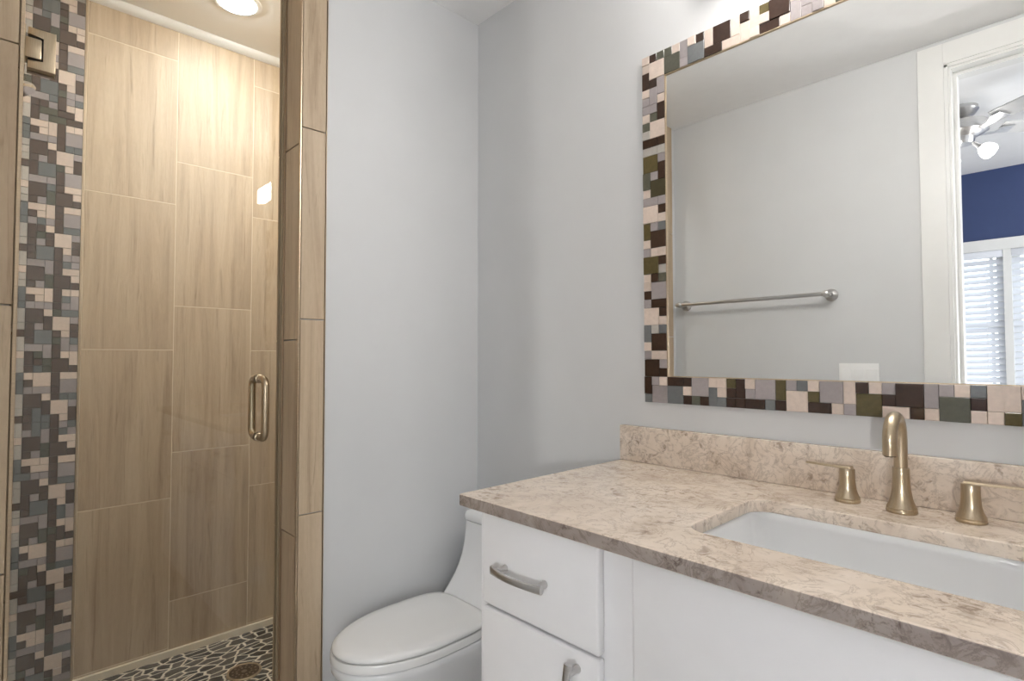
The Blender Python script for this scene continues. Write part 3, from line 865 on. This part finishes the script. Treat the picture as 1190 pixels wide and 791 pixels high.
fan = thing('ceiling_fan', 'brushed nickel ceiling fan with lit glass shades in the bedroom beyond the doorway', 'ceiling fan', (0.985, -2.84, BH))
FX, FY2 = 0.985, -2.84
bm = bmesh.new(); lathe(bm, [(0.075, 0.0), (0.078, -0.02), (0.060, -0.045), (0.030, -0.055), (0.020, -0.07)], (FX, FY2, BH), 32)
obj('canopy', bm, M['nickel'], fan, 40)
bm = bmesh.new(); lathe(bm, [(0.022, -0.065), (0.070, -0.075), (0.115, -0.095), (0.125, -0.125), (0.120, -0.150), (0.085, -0.168), (0.060, -0.178), (0.055, -0.205), (0.048, -0.215)], (FX, FY2, BH), 36)
obj('motor', bm, M['nickel'], fan, 40)
for k in range(5):
    a = math.radians(36+72*k); c, s = math.cos(a), math.sin(a)
    P_ = lambda r, t, z: (FX+c*r-s*t, FY2+s*r+c*t, BH+z)
    bm = bmesh.new(); rings = []
    for r, hw in ((0.19, 0.045), (0.22, 0.054), (0.40, 0.060), (0.58, 0.064), (0.62, 0.056), (0.64, 0.030)):
        rings.append([P_(r, -hw, -0.140), P_(r, hw, -0.118), P_(r, hw, -0.112), P_(r, -hw, -0.134)])
    loft(bm, rings); b_ = obj('blade', bm, M['fan_blade'], fan, 30)
    bm = bmesh.new(); rings = []
    for r, hw, z in ((0.10, 0.016, -0.150), (0.15, 0.013, -0.145), (0.19, 0.030, -0.131), (0.245, 0.034, -0.1292)):
        sl = 0.183
        rings.append([P_(r, -hw, z-hw*sl-0.006), P_(r, hw, z+hw*sl-0.006), P_(r, hw, z+hw*sl-0.010), P_(r, -hw, z-hw*sl-0.010)])
    loft(bm, rings); obj('blade_arm', bm, M['nickel'], b_, 30)
for k in range(3):
    a = math.radians(115+120*k); c, s = math.cos(a), math.sin(a)
    d = Vector((c*0.72, s*0.72, -0.69)).normalized(); p0 = Vector((FX+c*0.045, FY2+s*0.045, BH-0.212))
    bm = bmesh.new(); tube(bm, [p0, p0+d*0.035, p0+d*0.05], [0.010, 0.014, 0.022], 16)
    h_ = obj('lamp_holder', bm, M['nickel'], fan, 40)
    bm = bmesh.new(); tube(bm, [p0+d*0.05, p0+d*0.065, p0+d*0.085, p0+d*0.105, p0+d*0.118, p0+d*0.124], [0.022, 0.034, 0.043, 0.044, 0.034, 0.012], 20)
    obj('lamp_glass', bm, M['bulb'], h_, 40)

# reading lamp in the bedroom, its head turned to the bathroom doorway
rl = thing('reading_lamp', 'nickel floor reading lamp in the bedroom with its head turned to the bathroom doorway', 'floor lamp', (2.29, -3.10, 0.0))
LP = Vector((2.21, -3.00, 1.195)); aim = (Vector((0.95, 0.0, 1.05))-LP).normalized()
bm = bmesh.new(); lathe(bm, [(0.14, 0.0), (0.14, 0.012), (0.13, 0.018), (0.02, 0.024), (0.012, 0.04)], (2.29, -3.10, 0), 36)
obj('base', bm, M['nickel'], rl, 40)
back = LP-aim*0.09
bm = bmesh.new(); tube(bm, [(2.29, -3.10, 0.03), (2.29, -3.10, 0.9), (2.29, -3.10, 1.10), Vector((2.285, -3.09, 1.165)), back-aim*0.01], 0.010, 14)
obj('pole', bm, M['nickel'], rl, 40)
bm = bmesh.new()
ua = aim.cross(Vector((0, 0, 1))).normalized(); va = aim.cross(ua)
loft(bm, [[LP+aim*d+ua*r*math.cos(2*PI*k/32)+va*r*math.sin(2*PI*k/32) for k in range(32)] for d, r in ((-0.102, 0.015), (-0.09, 0.030), (-0.07, 0.05), (0.0, 0.072), (0.075, 0.085), (0.075, 0.083), (0.002, 0.068), (-0.01, 0.045))])
obj('lamp_shade', bm, M['nickel'], rl, 40)
bm = bmesh.new(); tube(bm, [LP+aim*0.003, LP+aim*0.012, LP+aim*0.016], [0.062, 0.060, 0.02], 28)
obj('bulb', bm, M['lamp'], rl, 40)
